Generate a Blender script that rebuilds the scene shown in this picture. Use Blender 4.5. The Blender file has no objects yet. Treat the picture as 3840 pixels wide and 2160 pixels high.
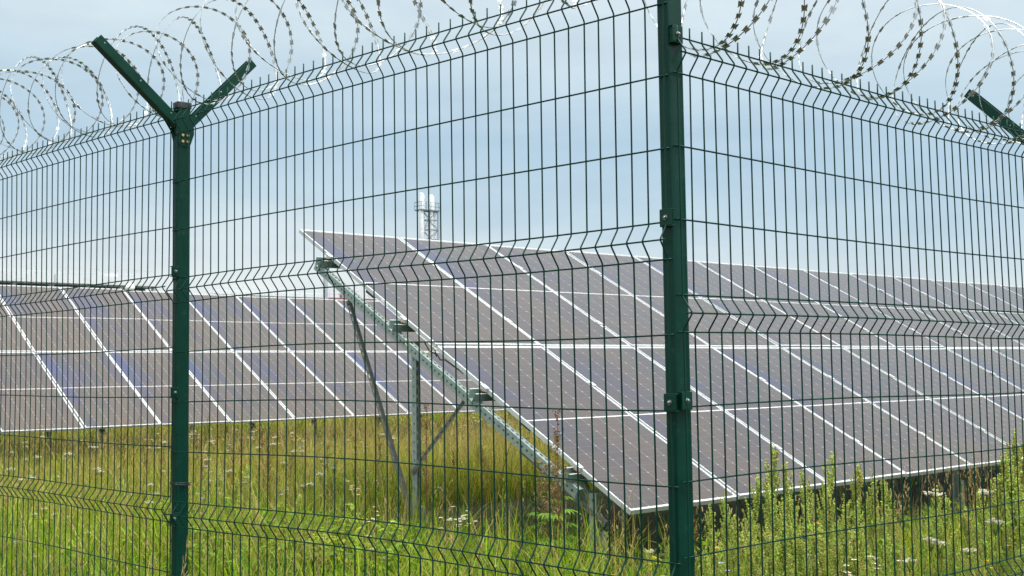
import bpy, math, random
import numpy as np
from mathutils import Vector, Matrix
random.seed(7); RNG = np.random.default_rng(11)
SC = bpy.context.scene; COL = SC.collection
V = Vector
H = 1.55                                   # eye height above the ground by the fence

# ------------------------------------------------------------------ camera
F_, PITCH, ROLL, YAW = 4396.35, 0.0696, -0.0138, 0.7257
fw = V((math.sin(YAW)*math.cos(PITCH), math.cos(YAW)*math.cos(PITCH), math.sin(PITCH)))
ri0 = V((math.cos(YAW), -math.sin(YAW), 0)); up0 = ri0.cross(fw)
RI = math.cos(ROLL)*ri0 + math.sin(ROLL)*up0
UP = -math.sin(ROLL)*ri0 + math.cos(ROLL)*up0
cd = bpy.data.cameras.new('camera'); cam = bpy.data.objects.new('camera', cd); COL.objects.link(cam)
m3 = Matrix((RI, UP, -fw)).transposed()
cam.matrix_world = Matrix.Translation((0, 0, H)) @ m3.to_4x4()
cd.sensor_width = 36; cd.lens = F_/3840*36; cd.clip_end = 6000; cd.clip_start = .05
cd.dof.use_dof = True; cd.dof.focus_distance = 4.0; cd.dof.aperture_fstop = 13
SC.camera = cam

def ray_at(px, py, depth):
    """world point seen at photo pixel (3840 wide) at a forward distance"""
    d = fw + RI*((px-1920)/F_) + UP*((1080-py)/F_)
    return V((0, 0, H)) + d*depth

def ground_z(x, y):
    t = np.clip((np.asarray(y, float)-2.0)/5.0, 0, 1)
    return .13*t*t*(3-2*t)

# ------------------------------------------------------------------ materials
def mat(name):
    m = bpy.data.materials.new(name); m.use_nodes = True
    nt = m.node_tree; b = nt.nodes['Principled BSDF']
    return m, nt, b
def nd(nt, t, **kw):
    n = nt.nodes.new(t)
    for k, v in kw.items(): setattr(n, k, v)
    return n
def lk(nt, a, b): nt.links.new(a, b)
def math_n(nt, op, a, b=None, c=None):
    n = nd(nt, 'ShaderNodeMath', operation=op)
    for i, v in enumerate((a, b, c)):
        if v is None: continue
        if isinstance(v, (int, float)): n.inputs[i].default_value = v
        else: lk(nt, v, n.inputs[i])
    return n.outputs[0]
def mix_c(nt, f, a, b):
    n = nd(nt, 'ShaderNodeMix', data_type='RGBA')
    for i, v in ((0, f), (6, a), (7, b)):
        if isinstance(v, (int, float)): n.inputs[i].default_value = v
        elif isinstance(v, tuple): n.inputs[i].default_value = (*v, 1)
        else: lk(nt, v, n.inputs[i])
    return n.outputs[2]
def noise(nt, scale, detail=3, vec=None, rough=.5):
    n = nd(nt, 'ShaderNodeTexNoise'); n.inputs['Scale'].default_value = scale
    n.inputs['Detail'].default_value = detail; n.inputs['Roughness'].default_value = rough
    if vec is not None: lk(nt, vec, n.inputs['Vector'])
    return n.outputs['Fac']
def ramp(nt, f, stops):
    n = nd(nt, 'ShaderNodeValToRGB'); e = n.color_ramp.elements
    while len(e) < len(stops): e.new(.5)
    for i, (p, c) in enumerate(stops): e[i].position = p; e[i].color = (*c, 1)
    lk(nt, f, n.inputs[0]); return n.outputs[0]
def simple(name, c1, c2, scale=20, rough=.5, metal=0., bump=0., coat=0., rough2=None, spec=.5, grime=0.):
    m, nt, b = mat(name)
    tc = nd(nt, 'ShaderNodeTexCoord').outputs['Object']
    f = noise(nt, scale, 4, tc, .6)
    f = ramp(nt, f, [(.3, (0, 0, 0)), (.7, (1, 1, 1))])
    cc = mix_c(nt, f, c1, c2)
    if grime:
        g = ramp(nt, noise(nt, 26, 6, tc, .75), [(.60, (0, 0, 0)), (.72, (1, 1, 1))])
        cc = mix_c(nt, math_n(nt, 'MULTIPLY', g, grime), cc, (.16, .17, .15))
    lk(nt, cc, b.inputs['Base Color'])
    b.inputs['Metallic'].default_value = metal
    b.inputs['Specular IOR Level'].default_value = spec
    if rough2 is None: b.inputs['Roughness'].default_value = rough
    else:
        n = nd(nt, 'ShaderNodeMapRange'); n.inputs[3].default_value = rough; n.inputs[4].default_value = rough2
        lk(nt, f, n.inputs[0]); lk(nt, n.outputs[0], b.inputs['Roughness'])
    b.inputs['Coat Weight'].default_value = coat
    if bump:
        bn = nd(nt, 'ShaderNodeBump'); bn.inputs['Strength'].default_value = bump; bn.inputs['Distance'].default_value = .002
        lk(nt, noise(nt, scale*8, 2, tc), bn.inputs['Height']); lk(nt, bn.outputs[0], b.inputs['Normal'])
    return m

M = {}
M['green'] = simple('green_powder_coat', (.0005, .032, .019), (.0008, .041, .025), 14, .26, 0, .10, rough2=.38, spec=.22, grime=.22)
M['wire_green'] = simple('green_wire_coat', (.0008, .032, .021), (.0012, .040, .028), 9, .42, spec=.18)
M['cap'] = simple('dark_plastic', (.022, .019, .020), (.035, .030, .030), 40, .5)
M['brass'] = simple('yellow_passivated_bolt', (.62, .40, .16), (.70, .52, .26), 60, .35, .9)
M['steel_bolt'] = simple('stainless_bolt', (.22, .22, .21), (.34, .34, .32), 80, .35, 1.)
M['razor'] = simple('bright_galvanised_tape', (.40, .41, .39), (.58, .59, .57), 6, .30, 1., rough2=.45)
M['galv'] = simple('galvanised_steel', (.26, .325, .305), (.38, .445, .42), 35, .42, .55, rough2=.55)
M['galv_dark'] = simple('weathered_steel', (.12, .128, .115), (.19, .20, .18), 25, .5, .4)
M['alu'] = simple('anodised_aluminium', (.52, .54, .54), (.60, .62, .61), 10, .36, .25)
M['white_paint'] = simple('white_cladding', (.66, .68, .69), (.72, .735, .74), .8, .7)
M['stack_steel'] = simple('flue_steel', (.80, .80, .79), (.88, .88, .87), 2, .4, .1)
M['grey_steel'] = simple('grey_painted_steel', (.16, .19, .215), (.22, .25, .28), 3, .6)
M['rail_grey'] = simple('pale_rail', (.50, .53, .54), (.56, .58, .59), 3, .6)
M['red_trim'] = simple('red_trim', (.28, .075, .08), (.34, .10, .10), 2, .6)
M['recess'] = simple('dark_louvre', (.055, .058, .062), (.08, .08, .082), 3, .6)
M['orange'] = simple('orange_plastic', (.60, .22, .07), (.65, .27, .10), 30, .5)
M['cable_black'] = simple('black_cable', (.012, .012, .012), (.02, .02, .02), 30, .5)
M['cable_earth'] = simple('earth_cable', (.40, .50, .08), (.55, .58, .14), 30, .5)
M['sticker'] = simple('white_sticker', (.72, .72, .70), (.8, .8, .78), 200, .5)
M['globe'] = simple('opal_globe', (.70, .70, .62), (.76, .76, .70), 3, .4)

# photovoltaic glass : 6 x 24 half cut cells, thin fingers, dotted gaps, white middle strip
def pv_material(name, bias, blue_w):
    m, nt, b = mat(name)
    uv = nd(nt, 'ShaderNodeUVMap'); uv.uv_map = 'UVMap'
    sp = nd(nt, 'ShaderNodeSeparateXYZ'); lk(nt, uv.outputs[0], sp.inputs[0])
    x, y = sp.outputs[0], sp.outputs[1]            # metres across / along the module
    WX, WY, BX = .1835, .0957, .0165
    cx = math_n(nt, 'DIVIDE', math_n(nt, 'SUBTRACT', x, BX), WX)
    half = math_n(nt, 'GREATER_THAN', y, 1.1777)
    yy = math_n(nt, 'SUBTRACT', y, math_n(nt, 'MULTIPLY', half, 1.1610))
    yy = math_n(nt, 'SUBTRACT', yy, .023)
    cy = math_n(nt, 'DIVIDE', yy, WY)
    def edge(c):                                   # distance to the nearest integer
        f = math_n(nt, 'FRACT', c)
        return math_n(nt, 'MINIMUM', f, math_n(nt, 'SUBTRACT', 1, f))
    ex, ey = edge(cx), edge(cy)
    exm, eym = math_n(nt, 'MULTIPLY', ex, WX), math_n(nt, 'MULTIPLY', ey, WY)
    gx = math_n(nt, 'LESS_THAN', exm, .0015)
    gy = math_n(nt, 'LESS_THAN', eym, .0010)
    dia = math_n(nt, 'LESS_THAN', math_n(nt, 'ADD', exm, math_n(nt, 'MULTIPLY', eym, 1.0)), .0095)
    # every second row gap carries the bevelled corner of the full wafer
    gap = math_n(nt, 'MAXIMUM', math_n(nt, 'MAXIMUM', math_n(nt, 'MULTIPLY', gx, .75), math_n(nt, 'MULTIPLY', gy, .30)), dia)
    out = math_n(nt, 'MAXIMUM', math_n(nt, 'LESS_THAN', cx, 0.0), math_n(nt, 'GREATER_THAN', cx, 6.0))
    out = math_n(nt, 'MAXIMUM', out, math_n(nt, 'MAXIMUM', math_n(nt, 'LESS_THAN', cy, 0.0), math_n(nt, 'GREATER_THAN', cy, 12.0)))
    # busbars run along the module, fingers across
    bus = math_n(nt, 'LESS_THAN', math_n(nt, 'MULTIPLY', edge(math_n(nt, 'MULTIPLY', cx, 9.0)), WX/9), .0004)
    ob = nd(nt, 'ShaderNodeObjectInfo'); wn = nd(nt, 'ShaderNodeTexWhiteNoise', noise_dimensions='3D')
    cmb = nd(nt, 'ShaderNodeCombineXYZ')
    lk(nt, math_n(nt, 'FLOOR', cx), cmb.inputs[0]); lk(nt, math_n(nt, 'MULTIPLY', half, 3.0), cmb.inputs[1])
    lk(nt, math_n(nt, 'MULTIPLY', ob.outputs['Random'], 97.0), cmb.inputs[2]); lk(nt, cmb.outputs[0], wn.inputs['Vector'])
    wn2 = nd(nt, 'ShaderNodeTexWhiteNoise', noise_dimensions='3D'); cm2 = nd(nt, 'ShaderNodeCombineXYZ')
    lk(nt, math_n(nt, 'FLOOR', cx), cm2.inputs[0]); lk(nt, math_n(nt, 'FLOOR', math_n(nt, 'MULTIPLY', y, 1/WY)), cm2.inputs[1])
    lk(nt, math_n(nt, 'MULTIPLY', ob.outputs['Random'], 53.0), cm2.inputs[2]); lk(nt, cm2.outputs[0], wn2.inputs['Vector'])
    # first column of most modules is bluer
    wb = nd(nt, 'ShaderNodeTexWhiteNoise', noise_dimensions='1D'); lk(nt, math_n(nt, 'MULTIPLY', ob.outputs['Random'], 31.), wb.inputs['W']); wn2b = wb.outputs['Value']
    first = math_n(nt, 'LESS_THAN', cx, 1.0)
    blue = math_n(nt, 'ADD', math_n(nt, 'MULTIPLY', math_n(nt, 'MULTIPLY', first, wn2b), .36), math_n(nt, 'MULTIPLY', math_n(nt, 'SUBTRACT', wn.outputs['Value'], .25), .38))
    tc = nd(nt, 'ShaderNodeTexCoord').outputs['Object']
    blue = math_n(nt, 'ADD', blue, math_n(nt, 'MULTIPLY', math_n(nt, 'SUBTRACT', noise(nt, .7, 2, tc), .5), 1.7))
    blue = math_n(nt, 'ADD', blue, math_n(nt, 'MULTIPLY', math_n(nt, 'SUBTRACT', wn2.outputs['Value'], .5), .16))
    blue = math_n(nt, 'ADD', math_n(nt, 'MULTIPLY', blue, blue_w), bias)
    cell = ramp(nt, blue, [(0, (.044, .028, .017)), (.40, (.027, .018, .019)), (.72, (.016, .014, .044)), (1, (.008, .013, .066))])
    c = mix_c(nt, math_n(nt, 'MULTIPLY', bus, .08), cell, (.42, .42, .43))
    c = mix_c(nt, math_n(nt, 'MULTIPLY', gap, .30), c, (.62, .62, .63))
    c = mix_c(nt, out, c, (.50, .50, .50))
    dust = ramp(nt, noise(nt, 60, 4, tc, .7), [(.62, (0, 0, 0)), (.75, (1, 1, 1))])
    c = mix_c(nt, math_n(nt, 'MULTIPLY', dust, .05), c, (.5, .48, .44))
    lk(nt, c, b.inputs['Base Color'])
    b.inputs['Roughness'].default_value = .22; b.inputs['IOR'].default_value = 1.42
    bn = nd(nt, 'ShaderNodeBump'); bn.inputs['Strength'].default_value = .05; bn.inputs['Distance'].default_value = .01
    lk(nt, noise(nt, 1.3, 1, tc), bn.inputs['Height']); lk(nt, bn.outputs[0], b.inputs['Normal'])
    return m
M['pv'] = pv_material('photovoltaic_glass', .10, .80); M['pv_blue'] = pv_material('bluish_photovoltaic_glass', .0, 1.35)
M['pv_back'] = simple('white_backsheet', (.45, .45, .45), (.55, .55, .55), 3, .6)

def leaf_mat(name, trans=.38, rough=.7):
    """colour of each blade, leaf or petal from the mesh attribute Col"""
    m, nt, b = mat(name)
    a = nd(nt, 'ShaderNodeAttribute'); a.attribute_name = 'Col'
    lk(nt, a.outputs['Color'], b.inputs['Base Color']); b.inputs['Roughness'].default_value = rough
    b.inputs['Specular IOR Level'].default_value = .08
    t = nd(nt, 'ShaderNodeBsdfTranslucent'); g = nd(nt, 'ShaderNodeHueSaturation')
    g.inputs['Value'].default_value = 1.25; g.inputs['Saturation'].default_value = 1.1
    lk(nt, a.outputs['Color'], g.inputs['Color']); lk(nt, g.outputs[0], t.inputs[0])
    mx = nd(nt, 'ShaderNodeMixShader'); mx.inputs[0].default_value = trans
    lk(nt, b.outputs[0], mx.inputs[1]); lk(nt, t.outputs[0], mx.inputs[2])
    lk(nt, mx.outputs[0], nt.nodes['Material Output'].inputs[0])
    return m
M['leaf'] = leaf_mat('plant_leaf')
M['petal'] = leaf_mat('flower_petal', .25, .7)

def ground_material():
    m, nt, b = mat('meadow_soil')
    tc = nd(nt, 'ShaderNodeTexCoord').outputs['Object']
    f = noise(nt, .7, 6, tc, .65); g = noise(nt, 14, 5, tc, .7)
    c = ramp(nt, f, [(.3, (.028, .034, .010)), (.5, (.045, .043, .016)), (.7, (.032, .040, .011))])
    lk(nt, mix_c(nt, math_n(nt, 'MULTIPLY', g, .5), c, (.045, .036, .020)), b.inputs['Base Color'])
    b.inputs['Roughness'].default_value = .95
    bn = nd(nt, 'ShaderNodeBump'); bn.inputs['Distance'].default_value = .05; lk(nt, g, bn.inputs['Height']); lk(nt, bn.outputs[0], b.inputs['Normal'])
    return m
M['ground'] = ground_material()

# ------------------------------------------------------------------ mesh building
class MB:
    def __init__(s): s.v = []; s.f = []; s.m = []; s.mi = 0
    def add(s, vs, fs):
        o = len(s.v); s.v += [tuple(p) for p in vs]
        s.f += [tuple(i+o for i in f) for f in fs]; s.m += [s.mi]*len(fs)
    def box(s, x0, x1, y0, y1, z0, z1):
        s.add([(x0,y0,z0),(x1,y0,z0),(x1,y1,z0),(x0,y1,z0),(x0,y0,z1),(x1,y0,z1),(x1,y1,z1),(x0,y1,z1)],
              [(0,3,2,1),(4,5,6,7),(0,1,5,4),(1,2,6,5),(2,3,7,6),(3,0,4,7)])
    def beam(s, p0, p1, w, h, up=(0,0,1), w1=None, h1=None):
        p0, p1 = V(p0), V(p1); d = (p1-p0).normalized(); sd = d.cross(V(up)).normalized(); u = sd.cross(d)
        vs = []
        for p, a, b in ((p0, w, h), (p1, w1 or w, h1 or h)):
            for i, j in ((-1,-1),(1,-1),(1,1),(-1,1)): vs.append(p+sd*(i*a/2)+u*(j*b/2))
        s.add(vs, [(0,1,2,3),(7,6,5,4),(0,4,5,1),(1,5,6,2),(2,6,7,3),(3,7,4,0)])
    def tube(s, pts, r, n=6, cap=True):
        pts = [V(p) for p in pts]; vs = []; N = len(pts); ref = None
        for i, p in enumerate(pts):
            d = (pts[min(i+1, N-1)]-pts[max(i-1, 0)])
            d = d.normalized() if d.length > 1e-9 else V((0,0,1))
            if ref is None: ref = d.orthogonal().normalized()
            ref = (ref-d*ref.dot(d)).normalized(); b = d.cross(ref)
            rr = r[i] if isinstance(r, (list, tuple)) else r
            for k in range(n):
                a = 2*math.pi*k/n; vs.append(p+ref*(math.cos(a)*rr)+b*(math.sin(a)*rr))
        fs = []
        for i in range(N-1):
            for k in range(n):
                fs.append((i*n+k, i*n+(k+1)%n, (i+1)*n+(k+1)%n, (i+1)*n+k))
        if cap: fs += [tuple(range(n-1, -1, -1)), tuple(range((N-1)*n, N*n))]
        s.add(vs, fs)
    def plate(s, poly, nrm, t):
        """polygon (list of points) given a thickness t along nrm"""
        n = V(nrm).normalized()*t; k = len(poly); P = [V(p) for p in poly]
        s.add(P+[p+n for p in P], [tuple(range(k-1,-1,-1)), tuple(range(k,2*k))]+[(i,(i+1)%k,(i+1)%k+k,i+k) for i in range(k)])
    def slotted(s, o, U, W, length, width, pitch, sl, sw, t0=.03):
        """sheet strip with a row of real slots. U along, W across (unit vectors)"""
        o, U, W = V(o), V(U), V(W); a, b = (width-sw)/2, (width+sw)/2
        q = lambda u0,u1,w0,w1: s.add([o+U*u0+W*w0, o+U*u1+W*w0, o+U*u1+W*w1, o+U*u0+W*w1], [(0,1,2,3)])
        q(0, length, 0, a); q(0, length, b, width)
        u = 0; nx = t0
        while nx+sl < length: q(u, nx, a, b); u = nx+sl; nx += pitch
        q(u, length, a, b)
    def obj(s, name, mats, parent=None, smooth=False, bevel=0):
        me = bpy.data.meshes.new(name); me.from_pydata(s.v, [], s.f)
        for m in (mats if isinstance(mats, (list, tuple)) else [mats]): me.materials.append(m)
        me.polygons.foreach_set('material_index', s.m)
        if smooth: me.polygons.foreach_set('use_smooth', [True]*len(s.f))
        me.update(); o = bpy.data.objects.new(name, me); COL.objects.link(o)
        if parent: o.parent = parent
        if bevel:
            b = o.modifiers.new('bevel', 'BEVEL'); b.width = bevel; b.segments = 2; b.limit_method = 'ANGLE'
        return o
def thing(name, label, cat, loc=(0,0,0), group=None):
    o = bpy.data.objects.new(name, None); COL.objects.link(o); o.location = loc; o.empty_display_size = .1
    return tag(o, label, cat, group)
def tag(o, label, cat=None, group=None, kind=None):
    if label: o['label'] = label
    if cat: o['category'] = cat
    if group: o['group'] = group
    if kind: o['kind'] = kind
    return o
def shift(mb, loc):
    l = V(loc); mb.v = [tuple(V(p)-l) for p in mb.v]; return mb

# ------------------------------------------------------------------ world and sun
SUN_EL, SUN_AZ = math.radians(68), math.radians(155)       # azimuth from +Y towards +X : behind the camera
def world():
    w = bpy.data.worlds.new('World'); SC.world = w; w.use_nodes = True; nt = w.node_tree
    bg = nt.nodes['Background']; bg.inputs['Strength'].default_value = .1
    sky = nd(nt, 'ShaderNodeTexSky', sky_type='NISHITA'); sky.sun_disc = False
    sky.sun_elevation = SUN_EL; sky.sun_rotation = SUN_AZ; sky.dust_density = 2.
    tc = nd(nt, 'ShaderNodeTexCoord').outputs['Generated']
    nm = nd(nt, 'ShaderNodeVectorMath', operation='NORMALIZE'); lk(nt, tc, nm.inputs[0])
    sp = nd(nt, 'ShaderNodeSeparateXYZ'); lk(nt, nm.outputs[0], sp.inputs[0])
    # overcast cloud layer: soft stratus, banded with height, streaked along the horizon
    st = nd(nt, 'ShaderNodeMapping'); st.inputs['Scale'].default_value = (1.0, 1.0, 3.2); lk(nt, nm.outputs[0], st.inputs[0])
    n1 = noise(nt, 2.6, 5, st.outputs[0], .52); n2 = noise(nt, 7.0, 5, st.outputs[0], .55)
    side = math_n(nt, 'SUBTRACT', math_n(nt, 'MULTIPLY', sp.outputs[1], .75), math_n(nt, 'MULTIPLY', sp.outputs[0], .66))   # + left, - right of the view
    z = math_n(nt, 'ADD', sp.outputs[2], math_n(nt, 'MULTIPLY', math_n(nt, 'SUBTRACT', n1, .5), .10))
    z = math_n(nt, 'SUBTRACT', z, math_n(nt, 'MULTIPLY', side, .055))
    c = ramp(nt, z, [(0, (.585, .61, .615)), (.055, (.555, .60, .615)), (.115, (.385, .490, .560)), (.17, (.335, .455, .548)),
                     (.26, (.440, .535, .59)), (.36, (.55, .62, .66)), (.50, (.68, .79, .88)), (.66, (.92, 1.02, 1.09)), (1., (2.5, 2.5, 2.45))])
    cl = ramp(nt, n2, [(.35, (.93, .945, .96)), (.64, (1.07, 1.055, 1.04))])
    mu = nd(nt, 'ShaderNodeMix', data_type='RGBA', blend_type='MULTIPLY'); mu.inputs[0].default_value = 1
    lk(nt, c, mu.inputs[6]); lk(nt, cl, mu.inputs[7])
    # thin cloud glows on the sun's side
    dt = nd(nt, 'ShaderNodeVectorMath', operation='DOT_PRODUCT'); lk(nt, nm.outputs[0], dt.inputs[0])
    dt.inputs[1].default_value = (math.sin(SUN_AZ)*math.cos(SUN_EL), math.cos(SUN_AZ)*math.cos(SUN_EL), math.sin(SUN_EL))
    gl = math_n(nt, 'POWER', math_n(nt, 'MAXIMUM', dt.outputs['Value'], 0), 4)
    gm = math_n(nt, 'MULTIPLY', math_n(nt, 'ADD', 1, math_n(nt, 'MULTIPLY', gl, .9)), 10)
    sc = nd(nt, 'ShaderNodeVectorMath', operation='SCALE'); lk(nt, mu.outputs[2], sc.inputs[0]); lk(nt, gm, sc.inputs[3])
    out = mix_c(nt, .95, sky.outputs[0], sc.outputs[0])
    lk(nt, out, bg.inputs[0])
    sl = bpy.data.lights.new('sun', 'SUN'); sl.energy = 1.5; sl.angle = math.radians(14); sl.color = (1, .96, .90)
    so = bpy.data.objects.new('sun', sl); COL.objects.link(so)
    d = V((math.sin(SUN_AZ)*math.cos(SUN_EL), math.cos(SUN_AZ)*math.cos(SUN_EL), math.sin(SUN_EL)))
    so.rotation_euler = d.to_track_quat('Z', 'Y').to_euler(); so.location = (0, -5, 20)
world()
SC.view_settings.view_transform = 'Standard'; SC.view_settings.look = 'None'
SC.view_settings.exposure = .55; SC.view_settings.gamma = 1

# ------------------------------------------------------------------ ground
def build_ground():
    xs = np.concatenate([np.linspace(-2500, -60, 8), np.linspace(-50, 80, 66), np.linspace(90, 2500, 8)])
    ys = np.concatenate([np.linspace(-2500, -20, 6), np.linspace(-10, 60, 71), np.linspace(70, 2500, 10)])
    vs = [(x, y, float(ground_z(x, y))) for y in ys for x in xs]; n = len(xs)
    mb = MB(); mb.add(vs, [(j*n+i, j*n+i+1, (j+1)*n+i+1, (j+1)*n+i) for j in range(len(ys)-1) for i in range(n-1)])
    tag(mb.obj('ground', M['ground'], smooth=True), None, None, kind='structure')
build_ground()

# ------------------------------------------------------------------ welded mesh fence
SP = .055; SPIKE = .03
FOLDS = [0., .7, 1.6, 2.3]
HW = sorted([f+d for f in FOLDS for d in (0, .05, .1)] + [.3, .5, 1.0, 1.2, 1.4, 1.9, 2.1])
FD = .030
def fold_off(t):
    for f in FOLDS:
        if f <= t <= f+.1:
            a = abs(t-f-.05)
            if a < .008: return FD*(1-.12*(a/.008)**2)
            return max(0., FD*.88*(1-(a-.008)/.036)) if a < .044 else 0.
    return 0.
VT = [-SPIKE]
for f in FOLDS: VT += [f, f+.004, f+.009, f+.016, f+.030, f+.042, f+.046, f+.05, f+.054, f+.058, f+.070, f+.084, f+.091, f+.096, f+.1]
VT += [.85, .95, 1.1, 1.25, 1.35, 1.45, 1.55, 1.75, 1.85, 2.0, 2.2]; VT = sorted(VT)
def mesh_panel(top, d, nout, nw, sp, parent, seed, loc):
    """top: top wire at wire 0; d: run direction; nout: outward normal"""
    rr = random.Random(seed); ph = [rr.uniform(0, 6.3) for _ in range(6)]
    top, d, nout = V(top), V(d), V(nout)
    def P(s, t, extra=0.):
        b = .004*math.sin(2.1*s+ph[0]+1.2*t) + .003*math.sin(3.7*t+ph[1]+.8*s)
        dz = .0035*math.sin(1.9*s+ph[2]) + (.006*math.sin(2.6*s+ph[3]+t*2)*min(1, t) if t > .6 else 0)
        return top + d*s + nout*(fold_off(t)+b+extra) + V((0, 0, -t+dz))
    mb = MB()
    for k in range(nw):
        j = rr.gauss(0, .0011); j2 = rr.gauss(0, .0016); j3 = rr.uniform(0, 6)
        mb.tube([P(k*sp+j+j2*math.sin(2.2*t+j3), t) for t in VT], .00248, 6)
    for t in HW:
        n = 24; L = (nw-1)*sp
        pts = [P(-.012+(L+.024)*i/n, t, -.0052) for i in range(n+1)]
        mb.tube(pts, .00245, 6)
    return shift(mb, loc).obj('fence_panel', M['wire_green'], parent, smooth=True)

def clip_part(c, nout, side, parent, loc, size=.042):
    """square fixing clamp with a bolt. c: centre on the post face, nout: face normal, side: in-plane horizontal"""
    c, n, s = V(c), V(nout), V(side); z = V((0, 0, 1)); h = size/2
    mb = MB()
    mb.plate([c+n*.014-s*h-z*h, c+n*.014+s*h-z*h, c+n*.014+s*h+z*h, c+n*.014-s*h+z*h], n, .003)
    for sg in (-1, 1):   # folded lips
        mb.plate([c+z*(sg*h)-s*h+n*.001, c+z*(sg*h)+s*h+n*.001, c+z*(sg*h)+s*h+n*.0165, c+z*(sg*h)-s*h+n*.0165], z*sg, .003)
    mb.plate([c-s*(h-.004)-z*(h-.001)+n*.001, c-s*(h-.004)+z*(h-.001)+n*.001, c-s*(h-.004)+z*(h-.001)+n*.0138, c-s*(h-.004)-z*(h-.001)+n*.0138], s, .003)
    mb.mi = 1
    b = c+n*.017
    mb.tube([b, b+n*.0022], .0075, 14); mb.tube([b+n*.0022, b+n*.006, b+n*.0075], [.0048, .0046, .003], 8)
    return shift(mb, loc).obj('clip', [M['green'], M['steel_bolt']], parent, smooth=False, bevel=.0012)

def post_part(x0, x1, y0, y1, z0, z1, parent, loc, name='post_tube'):
    mb = MB(); mb.box(x0, x1, y0, y1, z0, z1)
    return shift(mb, loc).obj(name, M['green'], parent, bevel=.005)
def cap_part(x0, x1, y0, y1, z, parent, loc):
    mb = MB(); mb.box(x0-.003, x1+.003, y0-.003, y1+.003, z-.004, z+.024)
    return shift(mb, loc).obj('cap', M['cap'], parent, bevel=.003)

def y_arms(px, py, pz, ax, tips, parent, loc):
    """two folded channel arms spreading from the post head along axis ax ; tips: list of (signed reach, rise)"""
    ax = V(ax); fy = V((-ax.y, ax.x, 0)); z = V((0, 0, 1)); c = V((px, py, pz))
    fr = -1 if abs(ax.x) > .5 else -1
    for reach, rise in tips:
        sg = 1 if reach > 0 else -1
        a = c + ax*(sg*.020) - z*.012; b = c + ax*reach + z*rise
        d = (b-a).normalized(); q = d.cross(fy).normalized(); q = q if q.z > 0 else -q
        mb = MB()
        w, hh, t = .042, .040, .003
        # web on the outside (lower) side, two flanges
        mb.beam(a-q*(hh/2-t/2), b-q*(hh/2-t/2), w, t, q)
        for s2 in (-1, 1):
            mb.beam(a+fy*(s2*(w/2-t/2))+q*(t/2), b+fy*(s2*(w/2-t/2))+q*(t/2), t, hh-t, q)
        mb.mi = 1
        for k in (.12, .5, .93):      # wire holes pressed into the flange
            p = a.lerp(b, k); 
            for s2 in (-1, 1): mb.tube([p+fy*(s2*(w/2-.001))+q*.006, p+fy*(s2*(w/2+.0008))+q*.006], .0038, 8)
        shift(mb, loc).obj('arm', [M['green'], M['steel_bolt']], parent, bevel=.0012)
    # front and rear gusset plates that carry the arms on the post
    mb = MB()
    for s2 in (-1, 1):
        o = c + fy*(s2*.0222)
        poly = [o+ax*u+z*v for u, v in ((-.022, -.105), (.022, -.105), (.029, -.088), (.042, -.050), (.040, -.004), (.026, .020), (-.026, .020), (-.040, -.004), (-.034, -.060))]
        mb.plate(poly, fy*s2, .003)
    shift(mb, loc).obj('gusset', M['green'], parent, bevel=.001)
    for u in (-.011, .011):
        for v in (-.058, -.084):
            mb = MB(); p = c + ax*u + z*v
            mb.tube([p-fy*.0315, p-fy*.0262, p-fy*.026, p+fy*.026, p+fy*.0262, p+fy*.0315], [.0062, .0062, .003, .003, .0062, .0062], 6)
            shift(mb, loc).obj('bolt', M['brass'], parent)

# left run ------------------------------------------------------------
AL = 1.6677; dL = V((math.cos(AL), math.sin(AL), 0)); nL = V((-dL.y, dL.x, 0)); nL = nL if nL.x < 0 else -nL
CL = V((2.3899, 2.0619, .9932+H)); topL = CL + V((0, 0, .1))
locL = V((2.16, 4.52, float(ground_z(0, 4.45))))
fenceL = thing('mesh_fence', 'dark green welded mesh fence run left of the corner post, with a Y-armed post', 'fence', locL)
mesh_panel(topL, dL, nL, 46, SP, fenceL, 1, locL)
mesh_panel(topL+dL*(45.4*SP)+V((0,0,.012))+nL*.002, dL, nL, 46, SP, fenceL, 2, locL)
PX0, PX1, PY0, PY1 = 2.1565, 2.2135, 4.502, 4.544
postL = bpy.data.objects.new('fence_post', None); COL.objects.link(postL); postL.parent = fenceL
o0 = V((0,0,0))
post_part(PX0, PX1, PY0, PY1, .0, H+1.107, postL, locL); cap_part(PX0, PX1, PY0, PY1, H+1.108, postL, locL)
y_arms((PX0+PX1)/2, (PY0+PY1)/2, H+1.048, (1,0,0), [(-.370, .290), (.322, .305)], postL, locL)
for py in (1033, 1487, 1952):
    z = H + (1413-py+6)/F_*4.79
    clip_part((PX0-.012, PY0+.004, z), (0,-1,0), (-1,0,0), postL, locL, .038)
# corner post ---------------------------------------------------------
QX0, QX1, QY0, QY1 = 2.397, 2.4575, 2.0495, 2.0895
locC = V((2.427, 2.07, 0))
corner = thing('fence_post', 'thick dark green square corner post where the two mesh fence runs meet', 'fence post', locC)
post_part(QX0, QX1, QY0, QY1, -.2, H+1.20, corner, locC); cap_part(QX0, QX1, QY0, QY1, H+1.201, corner, locC)
y_arms((QX0+QX1)/2, (QY0+QY1)/2, H+1.14, (.7071,-.7071,0), [(-.36, .30), (.36, .30)], corner, locC)
def on_face(px, py, axis, val):
    d = fw + RI*((px-1920)/F_) + UP*((1080-py)/F_); k = val/d[axis]; return V((0,0,H)) + d*k
for px, py in ((2496, 816), (2512, 1510)):
    p = on_face(px, py, 0, QX0-.016); clip_part((QX0, p.y, p.z), (-1,0,0), (0,-1,0), corner, locC, .042)
for px, py in ((2541, 128), (2577, 1503)):
    p = on_face(px, py, 1, QY0-.016); clip_part((p.x, QY0, p.z), (0,-1,0), (1,0,0), corner, locC, .042)
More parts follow.
